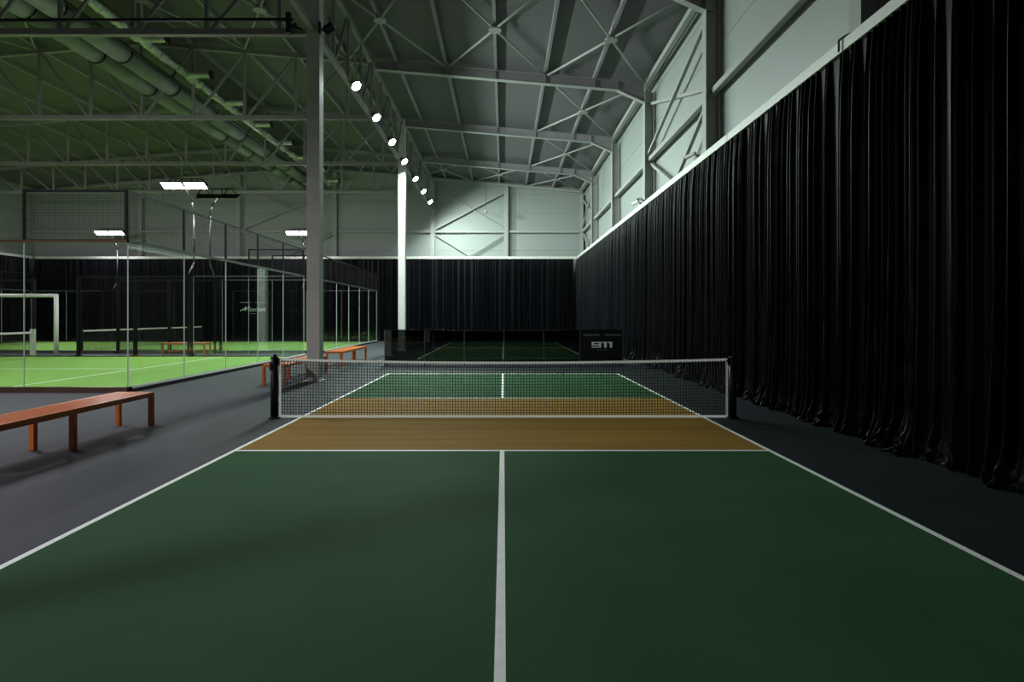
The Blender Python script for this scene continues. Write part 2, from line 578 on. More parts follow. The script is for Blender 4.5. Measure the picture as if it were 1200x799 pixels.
# ---- roof trusses over the glass-court hall
CH = 8.22
NODE = 1.73
TRUSS_LB = ['grey steel lattice truss carrying the black cable run, meeting the first grey column',
            'grey steel lattice roof truss, the first one past the grey square column',
            'grey steel lattice roof truss meeting the top of the pale square column',
            'grey steel lattice roof truss closest to the far gable wall']
for y, lb in zip(FRAMES, TRUSS_LB):
    t = thing('roof_truss', (RIDGE, y, CH), lb, 'truss', 'trusses over the glass-walled courts')
    kmax = 9
    xl, xr = WALL_L + 0.15 - RIDGE, COLX - 0.17 - RIDGE
    obj('bottom_chord', MB().box(xl, xr, -0.07, 0.07, -0.07, 0.07), 'steel', t)
    for a, b in ((xl, 0.0), (0.0, xr)):
        obj('top_chord', MB().bar((a, 0, zt(RIDGE + a) - 0.07 - CH), (b, 0, zt(RIDGE + b) - 0.07 - CH), 0.14, 0.14), 'steel', t)
    for k in range(-kmax, 5):
        x = k * NODE
        if x > xr or x < xl:
            continue
        top = zt(RIDGE + x) - 0.14 - CH
        obj('web_member', MB().box(x - 0.04, x + 0.04, -0.04, 0.04, 0.07, top), 'steel', t)
    for k in range(0, 4):
        a, b = k * NODE, (k + 1) * NODE
        obj('web_member', MB().bar((a + 0.12, 0, 0.07), (b - 0.08, 0, zt(RIDGE + b) - 0.16 - CH), 0.06, 0.07), 'steel', t)
    for k in range(0, -kmax, -1):
        a, b = k * NODE, (k - 1) * NODE
        obj('web_member', MB().bar((a - 0.12, 0, 0.07), (b + 0.08, 0, zt(RIDGE + b) - 0.16 - CH), 0.06, 0.07), 'steel', t)
    for x in (-4 * NODE + 0.5, 1.5 * NODE):
        obj('splice_plate', MB().box(x - 0.12, x + 0.12, -0.085, 0.085, -0.085, 0.085), 'steel', t)

# ---- girder truss along the column line
st = BAY / 4
ztop = zt(COLX) - CH - 0.1
for y0, y1, lb in ((1.95, 13.75, 'grey lattice girder under the roof on the near side of the grey column'),
                   (13.75, 25.55, 'grey lattice girder under the roof between the two free-standing columns'),
                   (25.55, WALL_B - 0.2, 'grey lattice girder from the pale column to the far gable')):
    t = thing('girder_truss', (COLX, y0, CH), lb, 'truss')
    a, b = 0.168, y1 - y0 - 0.168
    obj('bottom_chord', MB().box(-0.06, 0.06, a, b, -0.06, 0.06), 'steel', t)
    obj('top_chord', MB().box(-0.06, 0.06, a, b, ztop - 0.06, ztop + 0.06), 'steel', t)
    n = int(round((y1 - y0) / st))
    st_k = (y1 - y0) / n
    for k in range(1, n):
        y = k * st_k
        obj('web_member', MB().box(-0.035, 0.035, y - 0.035, y + 0.035, 0.06, ztop - 0.06), 'steel', t)
    for k in range(n):
        ya, yb = k * st_k + 0.17, (k + 1) * st_k - 0.17
        za, zb = (0.06, ztop - 0.06) if k % 2 else (ztop - 0.06, 0.06)
        obj('web_member', MB().bar((0, ya, za), (0, yb, zb), 0.06, 0.06), 'steel', t)

# ================================================================== CURTAINS
PANEL_W = 3.3


def curtain_mesh(seed, wd=PANEL_W, h=CURT_H, calm=False):
    """hanging pleated cloth: u along x, folds towards -y (the room), foot gathered on the floor"""
    rnd = random.Random(seed)
    ridges = []
    x = 0.03
    while x < wd - 0.03:
        g = rnd.choice((0.075, 0.10, 0.13, 0.17, 0.24)) * rnd.uniform(0.85, 1.15)
        ridges.append([x, rnd.uniform(0.014, 0.032), rnd.uniform(0.06, 0.13), rnd.uniform(-0.10, 0.10), rnd.uniform(0.3, 1.0), rnd.random()])
        x += g
    nx = 400
    zs = [0.0, 0.03, 0.07, 0.12, 0.18, 0.26, 0.36, 0.5, 0.7, 1.0, 1.4, 1.9, 2.5, 3.2, 3.9, 4.5, 4.85, h]
    puddle = [(rnd.uniform(0, wd), rnd.uniform(0.10, 0.28), rnd.uniform(0.03, 0.12)) for _ in range(13)]
    vs, fs = [], []
    for z in zs:
        f = max(0.0, 1 - z / 2.2) ** 1.6           # looseness towards the foot
        low = max(0.0, 1 - z / 0.42)
        for i in range(nx + 1):
            u = wd * i / nx
            off = 0.0
            for rx, wid, amp, lean, drop, ph in ridges:
                cx = rx + lean * f * drop
                w_ = wid * (1 + 0.9 * f * drop)
                d = abs(u - cx)
                if d < 4 * w_:
                    a = amp * (0.5 + 0.5 * min(1, (h - z) / 0.7)) * (1 + 0.35 * f)
                    off = max(off, a * math.exp(-(d / w_) ** 1.6))
            kick = 0.0
            for pxx, pw, pa in puddle:
                kick += pa * math.exp(-((u - pxx) / pw) ** 2)
            off += kick * low ** 1.5 * (0.7 + 0.5 * math.sin(u * 41 + seed) * math.sin(z * 60 + u * 17))
            zz = z + (0.012 * math.sin(u * 55 + seed * 2) * low if 0 < z < 0.4 else 0)
            uu = u + 0.018 * low * math.sin(u * 23 + z * 30 + seed)
            vs.append((min(max(uu, 0), wd), -off, zz))
    r = nx + 1
    for j in range(len(zs) - 1):
        for i in range(nx):
            fs.append((j * r + i, j * r + i + 1, (j + 1) * r + i + 1, (j + 1) * r + i))
    me = bpy.data.meshes.new('curtain_cloth')
    me.from_pydata(vs, [], fs)
    me.materials.append(M['curtain'])
    for p in me.polygons:
        p.use_smooth = True
    return me


CM = [curtain_mesh(s) for s in (3, 11, 27, 52)]
k = 0
yy = CURT_B + 0.32
while yy > -6:
    # along the right wall, folds towards -x
    o = link('curtain', CM[k % 4], None, (CURT_R + 0.05, yy, 0.006), R(-90))
    tag(o, 'floor-length black pleated curtain panel hanging along the side wall beside the pickleball court', 'curtain', 'black curtain panels along the side wall')
    yy -= PANEL_W
    k += 1
xx = CURT_R - 0.22 - PANEL_W
while xx > CURT_L - 0.5:
    o = link('curtain', CM[(k * 3 + 1) % 4], None, (xx, CURT_B, 0.006), 0)
    tag(o, 'floor-length black pleated curtain panel hanging in front of the far gable wall', 'curtain', 'black curtain panels along the far wall')
    xx -= PANEL_W
    k += 1
yy = CURT_B - 0.45 - PANEL_W
while yy > 8:
    o = link('curtain', CM[(k * 3 + 1) % 4], None, (CURT_L, yy, 0.006), R(90))
    tag(o, 'floor-length black pleated curtain panel on the wall beyond the glass courts', 'curtain', 'black curtain panels beyond the glass courts')
    yy -= PANEL_W
    k += 1

xx = CURT_R - 0.2  # unseen curtains added behind the camera to cut light bounced off that wall
while xx > CURT_L + 3:
    o = link('curtain', CM[(k * 3 + 1) % 4], None, (xx, WALL_N + 0.35, 0.006), R(180))
    tag(o, 'unseen black pleated curtain panel added to cut bounced light on the wall facing the far gable', 'curtain', 'added light-cutting curtain panels opposite the far gable')
    xx -= PANEL_W
    k += 1

# rails the curtains hang from
def curtain_rail(a, b, label, step):
    a, b = Vector(a), Vector(b)
    t = thing('curtain_rail', a, label, 'rail')
    d = (b - a)
    L = d.length
    d.normalize()
    s0 = 0.0
    while s0 < L - 0.1:
        s1 = min(s0 + step, L)
        obj('rail_section', MB().bar(d * (s0 + 0.012), d * (s1 - 0.012), 0.07, 0.15), 'white', t)
        s0 += step
    return t


curtain_rail((CURT_R + 0.03, -6, CURT_H + 0.085), (CURT_R + 0.03, CURT_B + 0.09, CURT_H + 0.085), 'white rail carrying the black curtain along the side wall', BAY)
curtain_rail((CURT_R - 0.02, CURT_B + 0.05, CURT_H + 0.085), (CURT_L - 0.03, CURT_B + 0.05, CURT_H + 0.085), 'white rail carrying the black curtain across the far wall', BAY)
curtain_rail((CURT_R, WALL_N + 0.33, CURT_H + 0.085), (CURT_L + 0.3, WALL_N + 0.33, CURT_H + 0.085), 'white rail carrying the added unseen curtain opposite the far gable', BAY)
curtain_rail((CURT_L - 0.07, CURT_B - 0.1, CURT_H + 0.085), (CURT_L - 0.07, 8, CURT_H + 0.085), 'white rail carrying the black curtain beyond the glass courts', BAY)

# ================================================================== PICKLEBALL NET
NY = 8.69
net = thing('pickleball_net', (0, NY, 0), 'low black mesh net with white tapes strung across the green and ochre court', 'net')
XL, XR = -3.33, 3.33


def ntop(x):
    return 0.845 + 0.05 * (x / 3.33) ** 2


for sx, nm in ((-1, 'net_post'), (1, 'net_post')):
    x = 3.42 * sx
    pb = MB()
    pb.cyl((x, 0, 0.02), (x, 0, 0.90), 0.055, 16)
    po = obj(nm, pb, 'black', net, smooth=True)
    obj('post_foot', MB().cyl((x, 0, 0.007), (x, 0, 0.025), 0.09, 16), 'black', po, smooth=True)
    obj('post_cap', MB().cyl((x, 0, 0.90), (x, 0, 0.925), 0.06, 16, 0.045), 'black', po, smooth=True)
    obj('net_hook', MB().box(x - sx * 0.06 - 0.02, x - sx * 0.06 + 0.02, -0.02, 0.02, 0.80, 0.90), 'black', po)
    if sx < 0:
        obj('winch', MB().box(x - 0.035, x + 0.035, -0.10, -0.05, 0.72, 0.84).cyl((x, -0.13, 0.78), (x, -0.10, 0.78), 0.02, 10).cyl((x + 0.01, 0, 0.92), (x + 0.01, 0, 0.955), 0.025, 10), 'black', po)
cords = MB()
CW = 0.007
P = 0.0425
x = XL + P / 2
while x < XR:
    cords.bar((x, 0, 0.05), (x, 0, ntop(x) - 0.03), CW, CW)
    x += P
SEG = 18
z = 0.06 + P / 2
while z < 0.84:
    for i in range(SEG):
        xa, xb = XL + (XR - XL) * i / SEG, XL + (XR - XL) * (i + 1) / SEG
        s_ = lambda xx_: z * (ntop(xx_) / 0.845)
        if s_((xa + xb) / 2) < ntop((xa + xb) / 2) - 0.03:
            cords.bar((xa, 0, s_(xa)), (xb, 0, s_(xb)), CW, CW)
    z += P
co = obj('net_mesh', cords, 'cord', net)
co['kind'] = 'stuff'
tp = MB()
for i in range(SEG):
    xa, xb = XL + (XR - XL) * i / SEG, XL + (XR - XL) * (i + 1) / SEG
    za, zb = ntop(xa), ntop(xb)
    tp.add([(xa, -0.006, za - 0.042), (xb, -0.006, zb - 0.042), (xb, -0.008, zb - 0.006), (xa, -0.008, za - 0.006),
            (xb, 0.008, zb), (xa, 0.008, za)], [(0, 1, 2, 3), (3, 2, 4, 5)])
top_tape = obj('top_tape', tp, 'tape', net)
lace = MB()
x = XL + 0.03
while x < XR:
    lace.box(x - 0.007, x + 0.007, -0.0105, 0.0105, ntop(x) - 0.048, ntop(x) - 0.026)
    x += P
obj('lacing', lace, 'cord', top_tape)['kind'] = 'stuff'
obj('bottom_tape', MB().add([(XL, -0.006, 0.012), (XR, -0.006, 0.012), (XR, -0.006, 0.048), (XL, -0.006, 0.048)], [(0, 1, 2, 3)]), 'tape', net)
for sx in (-1, 1):
    x = XR * sx
    obj('side_tape', MB().add([(x - 0.015, -0.007, 0.02), (x + 0.015, -0.007, 0.02), (x + 0.015, -0.007, ntop(x) - 0.004), (x - 0.015, -0.007, ntop(x) - 0.004)], [(0, 1, 2, 3)]), 'tape', net)
    ties = MB()
    for j in range(7):
        zz = 0.1 + j * 0.12
        ties.bar((x, 0, zz), (x + sx * 0.08, 0, zz), 0.006, 0.006)
    obj('tie_cords', ties, 'cord', net)

# ================================================================== BLACK BARRIER BEHIND THE COURT
BY = 18.1
bar = thing('court_barrier', (0, BY, 0), 'low black see-through barrier standing across the far end of the pickleball court', 'barrier')
xs = [-3.69, -2.455, -1.22, 0.015, 1.25, 2.38, 3.71]
for i in range(6):
    if i < 5:
        obj('tinted_panel', MB().box(xs[i] + 0.012, xs[i + 1] - 0.012, -0.005, 0.005, 0.045, 1.09), 'tint', bar)
    else:
        pn = obj('printed_panel', MB().box(xs[i] + 0.012, xs[i + 1] - 0.012, -0.006, 0.006, 0.045, 1.09), 'board', bar)
        pn['label'] = 'black panel printed with white numerals and small lettering'
for x in xs:
    o = obj('panel_post', MB().box(x - 0.012, x + 0.012, -0.014, 0.014, 0.0, 1.11), 'darkrail', bar)
    obj('foot', MB().box(x - 0.025, x + 0.025, -0.01, 0.22, 0.006, 0.02), 'black', o)
obj('top_rail', MB().box(xs[0], xs[-1], -0.014, 0.014, 1.09, 1.11), 'black', bar)
obj('bottom_rail', MB().box(xs[0], xs[-1], -0.014, 0.014, 0.02, 0.045), 'black', bar)
# numerals: a squared nine and two joined ones
lt = MB()


def rc(x0, x1, z0, z1):
    lt.box(2.74 + x0, 2.74 + x1, -0.0095, -0.006, 0.548 + z0, 0.548 + z1)


H9 = 0.18
rc(0.0, 0.30, H9 - 0.034, H9)
rc(0.0, 0.075, 0.070, H9 - 0.034)
rc(0.075, 0.225, 0.070, 0.102)
rc(0.225, 0.30, 0.034, H9 - 0.034)
rc(0.0, 0.30, 0.0, 0.034)
rc(0.325, 0.47, H9 - 0.036, H9)
rc(0.39, 0.47, 0.0, H9 - 0.036)
rc(0.49, 0.64, H9 - 0.036, H9)
rc(0.56, 0.64, 0.0, H9 - 0.036)
obj('lettering', lt, 'print', bar)
sm = MB()
rnd = random.Random(4)
for a, b in ((2.48, 2.99), (3.15, 3.66)):
    x = a
    while x < b:
        wd = rnd.uniform(0.012, 0.024)
        sm.box(x, min(x + wd, b), -0.0095, -0.006, 0.925, 0.958)
        x += wd + 0.010
for j in range(4):
    sm.box(2.92 + j * 0.085, 2.95 + j * 0.085, -0.0095, -0.006, 0.46, 0.49)
obj('small_lettering', sm, 'dimprint', bar)

# ================================================================== BENCHES
SLAT = MB().box(-0.212, 0.212, -0.014, 0.014, -0.012, 0.012).mesh('slat', 'orange', bevel=0.003)


def bench(loc, length, label, legs, rz=0.0):
    t = thing('slatted_bench', loc, label, 'bench', None, rz)
    L = length
    hw = 0.235
    for sx in (-1, 1):
        obj('side_rail', MB().box(sx * hw - 0.022, sx * hw + 0.022, 0, L, 0.405, 0.47), 'orange', t, bevel=0.004)
    for y in (0.022, L - 0.022):
        obj('end_rail', MB().box(-hw + 0.022, hw - 0.022, y - 0.022, y + 0.022, 0.405, 0.47), 'orange', t, bevel=0.004)
    y = 0.065
    while y < L - 0.055:
        link('slat', SLAT, t, (0, y, 0.457))
        y += 0.056
    for i in range(legs):
        y = 0.03 + (L - 0.06) * i / (legs - 1)
        for sx in (-1, 1):
            obj('leg', MB().box(sx * (hw - 0.008) - 0.03, sx * (hw - 0.008) + 0.03, y - 0.03, y + 0.03, 0.0, 0.405), 'orange', t, bevel=0.004)
    return t


bench((-5.13, 5.13, 0.0), 3.0, 'orange slatted bench on the grey floor in front of the glass court corner', 3)
bench((-5.02, 12.72, 0.0), 3.0, 'orange slatted bench partly behind the grey square column', 3)
bench((-5.08, 17.45, 0.0), 3.1, 'orange slatted bench standing past the grey column towards the far curtain', 3)
bench((-11.75, 23.15, 0.0), 1.72, 'short orange slatted bench between the two green turf courts', 2, R(90))

# ================================================================== GLASS-WALLED COURTS
wire_cache = {}


def wire_mesh(wd, h):
    """welded wire grid in the xz plane with a slim frame"""
    key = (round(wd, 3), round(h, 3))
    if key not in wire_cache:
        mb = MB()
        t = 0.0034
        n_ = int(wd / 0.058)
        for i in range(1, n_):
            x_ = wd * i / n_
            mb.box(x_ - t / 2, x_ + t / 2, -t / 2, t / 2, 0, h)
        m_ = int(h / 0.058)
        for j in range(1, m_):
            z_ = h * j / m_
            mb.box(0, wd, -t / 2, t / 2, z_ - t / 2, z_ + t / 2)
        for z_ in (0.0, h):
            mb.box(0, wd, -0.012, 0.012, z_ - 0.012, z_ + 0.012)
        for x_ in (0.0, wd):
            mb.box(x_ - 0.012, x_ + 0.012, -0.012, 0.012, 0, h)
        wire_cache[key] = mb.mesh('wire_grid', 'black')
    return wire_cache[key]


pane_cache = {}


def pane(parent, x, y, z, wd, h, rz):
    key = (round(wd, 3), round(h, 3))
    if key not in pane_cache:
        pane_cache[key] = MB().box(0.007, wd - 0.007, -0.006, 0.006, 0, h).mesh('pane', 'glass')
    return link('glass_pane', pane_cache[key], parent, (x, y, z), rz)


CRX = -7.5            # shared right-hand end of both courts
CLX = -27.9
CMX = -17.7


def padel_court(y0, y1, label, brown):
    t = thing('glass_court', (CRX, y0, 0), label, 'court')
    D = y1 - y0
    W = CRX - CLX
    n_ = 5
    st_ = D / n_
    kz = 0.11
    # kerb beams
    fr = 'bronze' if brown else 'darkrail'
    obj('kerb', MB().box(-W, 0, -0.05, 0.05, 0, kz), fr, t)
    obj('kerb', MB().box(-W, 0, D - 0.05, D + 0.05, 0, kz - 0.06), 'darkrail', t)
    kb = obj('kerb', MB().box(-0.05, 0.06, 0.05, D - 0.05, 0, kz), 'black', t)
    obj('kerb_glare', MB().box(0.05, 0.067, 0.05, D - 0.05, kz - 0.035, kz + 0.008), 'white', kb)  # white strip paints in the lamp glare along the kerb's upper edge
    obj('kerb', MB().box(-W - 0.05, -W + 0.05, 0.05, D - 0.05, 0, kz), 'darkrail', t)
    for ex in (0.0, -W):
        # end wall of glass with a band of wire mesh on top
        for i in range(n_):
            pane(t, ex, i * st_, kz, st_, 3.0 - kz, R(90))
            link('mesh_panel', wire_mesh(st_ - 0.06, 0.96), t, (ex, i * st_ + 0.03, 3.05), R(90))
        for i in range(n_ + 1):
            obj('glass_joint', MB().box(ex - 0.011, ex + 0.011, i * st_ - 0.006, i * st_ + 0.006, kz, 3.0), 'joint', t)
            obj('mesh_post', MB().box(ex - 0.02, ex + 0.02, i * st_ - 0.02, i * st_ + 0.02, 3.0, 4.04), 'black', t)
        obj('top_rail', MB().box(ex - 0.035, ex + 0.035, 0, D, 3.0, 3.055), 'darkrail', t)
        obj('mesh_rail', MB().box(ex - 0.012, ex + 0.012, 0, D, 4.02, 4.045), 'black', t)
    for yy_, near in ((0.0, True), (D, False)):
        for side in (1, -1):
            for i in range(2):
                xa = -2.07 * (i + 1) if side == 1 else -W + 2.07 * i
                pane(t, xa, yy_, kz, 2.07, 3.0 - kz, 0)
                jx = xa if side == 1 else xa + 2.07
                obj('glass_joint', MB().box(jx - 0.006, jx + 0.006, yy_ - 0.011, yy_ + 0.011, kz, 3.0), 'joint', t)
            xa = -2.07 if side == 1 else -W
            link('mesh_panel', wire_mesh(2.03, 0.96), t, (xa + 0.02, yy_, 3.05), 0)
            cx = -0.02 if side == 1 else -W + 0.02
            obj('corner_post', MB().box(cx - 0.03, cx + 0.03, yy_ - 0.03, yy_ + 0.03, 3.0, 4.05), 'black', t)
            ix = -2.07 if side == 1 else -W + 2.07
            obj('mesh_post', MB().box(ix - 0.02, ix + 0.02, yy_ - 0.02, yy_ + 0.02, 3.0, 4.04), 'black', t)
            a_, b_ = (-4.14, 0) if side == 1 else (-W, -W + 4.14)
            obj('top_rail', MB().box(a_, b_, yy_ - 0.035, yy_ + 0.035, 3.0, 3.05), 'bronze' if (brown and near) else 'darkrail', t)
            obj('mesh_rail', MB().box(min(ix, cx), max(ix, cx), yy_ - 0.012, yy_ + 0.012, 4.02, 4.045), 'black', t)
            # wire fence between the glass and the gateway
            p0 = -4.2 if side == 1 else -W + 4.2
            for j in range(3):
                px_ = p0 - side * 2.13 * j
                obj('fence_post', MB().box(px_ - 0.05, px_ + 0.05, yy_ - 0.05, yy_ + 0.05, 0, 3.05), 'black', t)
                obj('post_foot', MB().box(px_ - 0.10, px_ + 0.10, yy_ - 0.09, yy_ + 0.09, 0.0, 0.07), 'black', t)
                if j < 2:
                    lo = min(px_, px_ - side * 2.13) + 0.06
                    link('mesh_panel', wire_mesh(2.01, 2.85), t, (lo, yy_, 0.13), 0)
            lo, hi = sorted((p0, p0 - side * 4.26))
            obj('fence_rail', MB().box(lo, hi, yy_ - 0.025, yy_ + 0.025, 3.0, 3.05), 'black', t)
    return t


C1 = (11.62, 21.86)
C2 = (24.1, 34.4)
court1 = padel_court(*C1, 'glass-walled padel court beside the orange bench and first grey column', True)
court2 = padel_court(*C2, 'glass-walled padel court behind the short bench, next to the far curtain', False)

# white script on the far corner glass of the first court
def stroke(mb, pts, wd):
    for i in range(len(pts) - 1):
        (xa, za), (xb, zb) = pts[i], pts[i + 1]
        mb.bar((xa, 0, za), (xb, 0, zb), wd, 0.003, up=(0, 1, 0))


script = MB()


def arc(cx, cz, rx, rz_, a0, a1, n_=7):
    return [(cx + rx * math.cos(R(a0 + (a1 - a0) * i / n_)), cz + rz_ * math.sin(R(a0 + (a1 - a0) * i / n_))) for i in range(n_ + 1)]


def slant(pts):
    return [(x_ + 0.45 * z_, z_) for x_, z_ in pts]


def letter_a(x0, w_=0.11):
    stroke(script, slant(arc(x0 + w_ / 2, 0.045, w_ / 2, 0.045, 60, 360)), 0.017)
    stroke(script, slant([(x0 + w_, 0.09), (x0 + w_, 0.015), (x0 + w_ + 0.05, 0.0)]), 0.017)


stroke(script, slant([(-0.10, 0.0), (0.03, 0.09), (0.05, 0.17), (0.06, 0.17), (0.06, 0.02), (0.075, 0.02), (0.18, 0.17), (0.195, 0.17), (0.20, 0.02), (0.25, 0.0)]), 0.020)
letter_a(0.27)
stroke(script, slant(arc(0.49, 0.045, 0.05, 0.045, 50, 320)), 0.017)
letter_a(0.57)
stroke(script, slant([(0.74, 0.0), (0.74, 0.09)]), 0.017)
stroke(script, slant([(0.74, 0.06), (0.77, 0.088), (0.80, 0.088), (0.81, 0.07), (0.81, 0.0), (0.85, 0.01)]), 0.017)
obj('script_lettering', script, 'print', court1, (-2.29, C1[1] - C1[0] - 0.016, 1.72))
sm = MB()
rnd = random.Random(9)
for a, b in ((0.0, 0.40), (0.58, 1.02)):
    x = a
    while x < b:
        wd = rnd.uniform(0.014, 0.028)
        sm.box(x, min(x + wd, b), -0.0015, 0.0015, 0, 0.035)
        x += wd + 0.012
for j in range(7):
    sm.box(0.34 + 0.04 * j, 0.362 + 0.04 * j, -0.0015, 0.0015, -0.41, -0.385)
obj('small_lettering', sm, 'dimprint', court1, (-2.40, C1[1] - C1[0] - 0.016, 2.02))


# turf and its lines
def turf(y0, y1, label):
    o = obj('artificial_turf', MB().box(CLX + 0.06, CRX - 0.06, y0 + 0.06, y1 - 0.06, 0.0, 0.012), 'turf')
    tag(o, label, 'turf')
    zz = (0.012, 0.0135)
    ym = (y0 + y1) / 2
    for x in (CRX - 3.02, CLX + 3.02):
        obj('turf_line', MB().box(x - 0.03, x + 0.03, y0 + 0.07, y1 - 0.07, *zz), 'line', o)
    for xa, xb in ((CRX - 3.2, CMX + 0.1), (CMX - 0.1, CLX + 3.2)):
        obj('turf_line', MB().box(min(xa, xb), max(xa, xb), ym - 0.03, ym + 0.03, zz[0], zz[1] + 0.0005), 'line', o)


turf(*C1, 'bright green turf of the glass court beside the near orange bench')
turf(*C2, 'bright green turf of the glass court behind the short bench')


# nets across the turf courts (run along y)
def padel_net(y0, y1, label, post):
    t = thing('padel_net', (CMX, y0, 0.0122), label, 'net')
    D = y1 - y0
    mb = MB()
    y = 0.1
    while y < D - 0.1:
        mb.bar((0, y, 0.04), (0, y, 0.86), 0.005, 0.005)
        y += 0.06
    z = 0.06
    while z < 0.86:
        mb.bar((0, 0.08, z), (0, D - 0.08, z), 0.005, 0.005)
        z += 0.06
    obj('net_mesh', mb, 'cord', t)['kind'] = 'stuff'
    obj('top_tape', MB().box(-0.012, 0.012, 0.06, D - 0.06, 0.86, 0.93), 'white', t)
    for y in (0.0, D):
        obj('net_post', MB().box(-0.09, 0.09, y - 0.05, y + 0.05, 0.0, 1.03), post, t, bevel=0.01)
    return t


padel_net(C1[0] + 0.3, C1[1] + 0.02, 'white-taped padel net with white end posts beside the white portal', 'white')
padel_net(C2[0] + 0.25, C2[1] - 0.25, 'white-taped padel net behind the wire fence and short bench', 'black')

# white portal at the side gate
t = thing('gate_portal', (-17.0, 22.12, 0), 'white tubular portal frame standing by the side gate of the turf court', 'portal')
obj('portal_post', MB().cyl((0, 0, 0), (0, 0, 2.36), 0.075, 14), 'white', t, smooth=True)
obj('portal_post', MB().cyl((-3.0, 0, 0), (-3.0, 0, 2.36), 0.075, 14), 'white', t, smooth=True)
obj('crossbar', MB().cyl((-3.0, 0, 2.31), (0, 0, 2.31), 0.07, 14), 'white', t, smooth=True)


# ================================================================== FLOODLIGHT MASTS OF THE GLASS COURTS
def mast(loc, rz, label, group, watts=PADEL_W, spread=166):
    """local +y points into the court that it lights"""
    t = thing('floodlight_mast', loc, label, 'floodlight', group, rz)
    obj('lower_pole', MB().bar((0, -0.10, 0.0), (0, -0.10, 3.15), 0.07, 0.07), 'black', t)
    obj('upper_pole', MB().path([(0, -0.10, 3.12), (0, -0.42, 3.5), (0, -0.5, 3.6), (0, -0.5, 5.55), (0, -0.38, 5.95), (0, 0.12, 6.42)], 0.035, 10), 'darkrail', t, smooth=True)
    obj('crossbar', MB().bar((-0.85, 0.10, 6.50), (0.85, 0.10, 6.50), 0.04, 0.05), 'black', t)
    fr = MB()
    fr.bar((-0.6, 0.02, 6.74), (0.6, 0.02, 6.74), 0.03, 0.03)
    for x0_, x1_ in ((-0.82, -0.6), (0.82, 0.6), (-0.2, -0.2), (0.2, 0.2), (-0.3, -0.45), (0.3, 0.45)):
        fr.bar((x0_, 0.10, 6.52), (x1_, 0.02, 6.74), 0.03, 0.03)
    obj('stay_frame', fr, 'black', t)
    dn = Vector((0, 0.50, -0.87)).normalized()
    sd = Vector((0, 0.87, 0.50)).normalized()
    for sx in (-1, 1):
        c = Vector((sx * 0.43, 0.18, 6.47))
        hb = MB()
        hb.bar(c + sd * -0.19, c + sd * 0.19, 0.80, 0.06, up=dn)
        h = obj('led_housing', hb, 'black', t)
        c2 = c + dn * 0.034
        lb = MB().bar(c2 + sd * -0.165, c2 + sd * 0.165, 0.76, 0.008, up=dn)
        obj('led_lens', lb, 'led', h)
    ld = bpy.data.lights.new('floodlight_beam', 'AREA')
    ld.shape = 'RECTANGLE'
    ld.size, ld.size_y = 1.6, 0.33
    ld.energy = watts
    ld.color = PADEL_COL
    ld.spread = R(spread)
    lo = bpy.data.objects.new('floodlight_beam', ld)
    COL.objects.link(lo)
    lo.parent = t
    lo.location = Vector((0, 0.18, 6.47)) + dn * 0.05
    lo.rotation_euler = dn.to_track_quat('-Z', 'Y').to_euler()
    return t


GX = (-12.05, -23.35)
for x, sd_ in zip(GX, ('on the side of the grey columns', 'on the side of the outer wall')):
    mast((x, C1[1] + 0.30, 0), R(180), 'lit floodlight mast behind the first turf court ' + sd_, 'floodlights facing the first turf court')
    mast((x, C1[0] - 0.25, 0), 0, 'floodlight mast in front of the first turf court ' + sd_, 'floodlights in front of the first turf court')
    mast((x + 0.3, C2[0] - 0.30, 0), 0, 'dark floodlight mast turned to the far turf court ' + sd_, 'floodlights turned to the far turf court')
    mast((x, C2[1] + 0.3, 0), R(180), 'floodlight mast with lit lamps before the far curtain ' + sd_, 'floodlights by the far curtain')
mast((-12.05, -3.2, 0), R(-35), 'court floodlight mast facing the pickleball court across the open floor', None, 500, 115)
mast((-10.4, 10.2, 0), R(210), 'court floodlight mast before the first turf court, turned to the open floor', None, 185, 120)


# ================================================================== ROW OF LAMPS ALONG THE COLUMN LINE
def row_lamp(y, label, lit, group):
    t = thing('row_lamp', (COLX + 0.14, y, 8.16), label, 'lamp', group)
    obj('arm', MB().bar((-0.14, 0, 0.05), (0, 0, 0.05), 0.03, 0.04), 'darkfit', t)
    obj('hanger', MB().bar((0, 0, 0.16), (0, 0, -0.02), 0.03, 0.03), 'darkfit', t)
    obj('yoke', MB().bar((0, -0.16, 0.0), (0, 0.16, 0.0), 0.03, 0.015).bar((0, -0.16, 0.0), (0.09, -0.16, -0.06), 0.02, 0.02).bar((0, 0.16, 0.0), (0.09, 0.16, -0.06), 0.02, 0.02), 'darkfit', t)
    dn = Vector((0.60, -0.38, -0.70)).normalized()
    c = Vector((0.10, 0, -0.06))
    h = obj('housing', MB().cyl(c - dn * 0.09, c + dn * 0.03, 0.10, 20, 0.15), 'darkfit', t, smooth=True)
    obj('lens', MB().cyl(c + dn * 0.03, c + dn * 0.055, 0.14, 20, 0.11), 'lamp' if lit else 'offlens', h, smooth=True)
    if lit:
        ld = bpy.data.lights.new('lamp_beam', 'AREA')
        ld.shape = 'DISK'
        ld.size = 0.26
        ld.energy = ROW_W
        ld.color = ROW_COL
        lo = bpy.data.objects.new('lamp_beam', ld)
        COL.objects.link(lo)
        lo.parent = t
        lo.location = c + dn * 0.065
        aim = Vector((0.55, 0.02, -0.83)).normalized()      # asymmetric reflector throws sideways onto the court
        lo.rotation_euler = aim.to_track_quat('-Z', 'Y').to_euler()
    return t


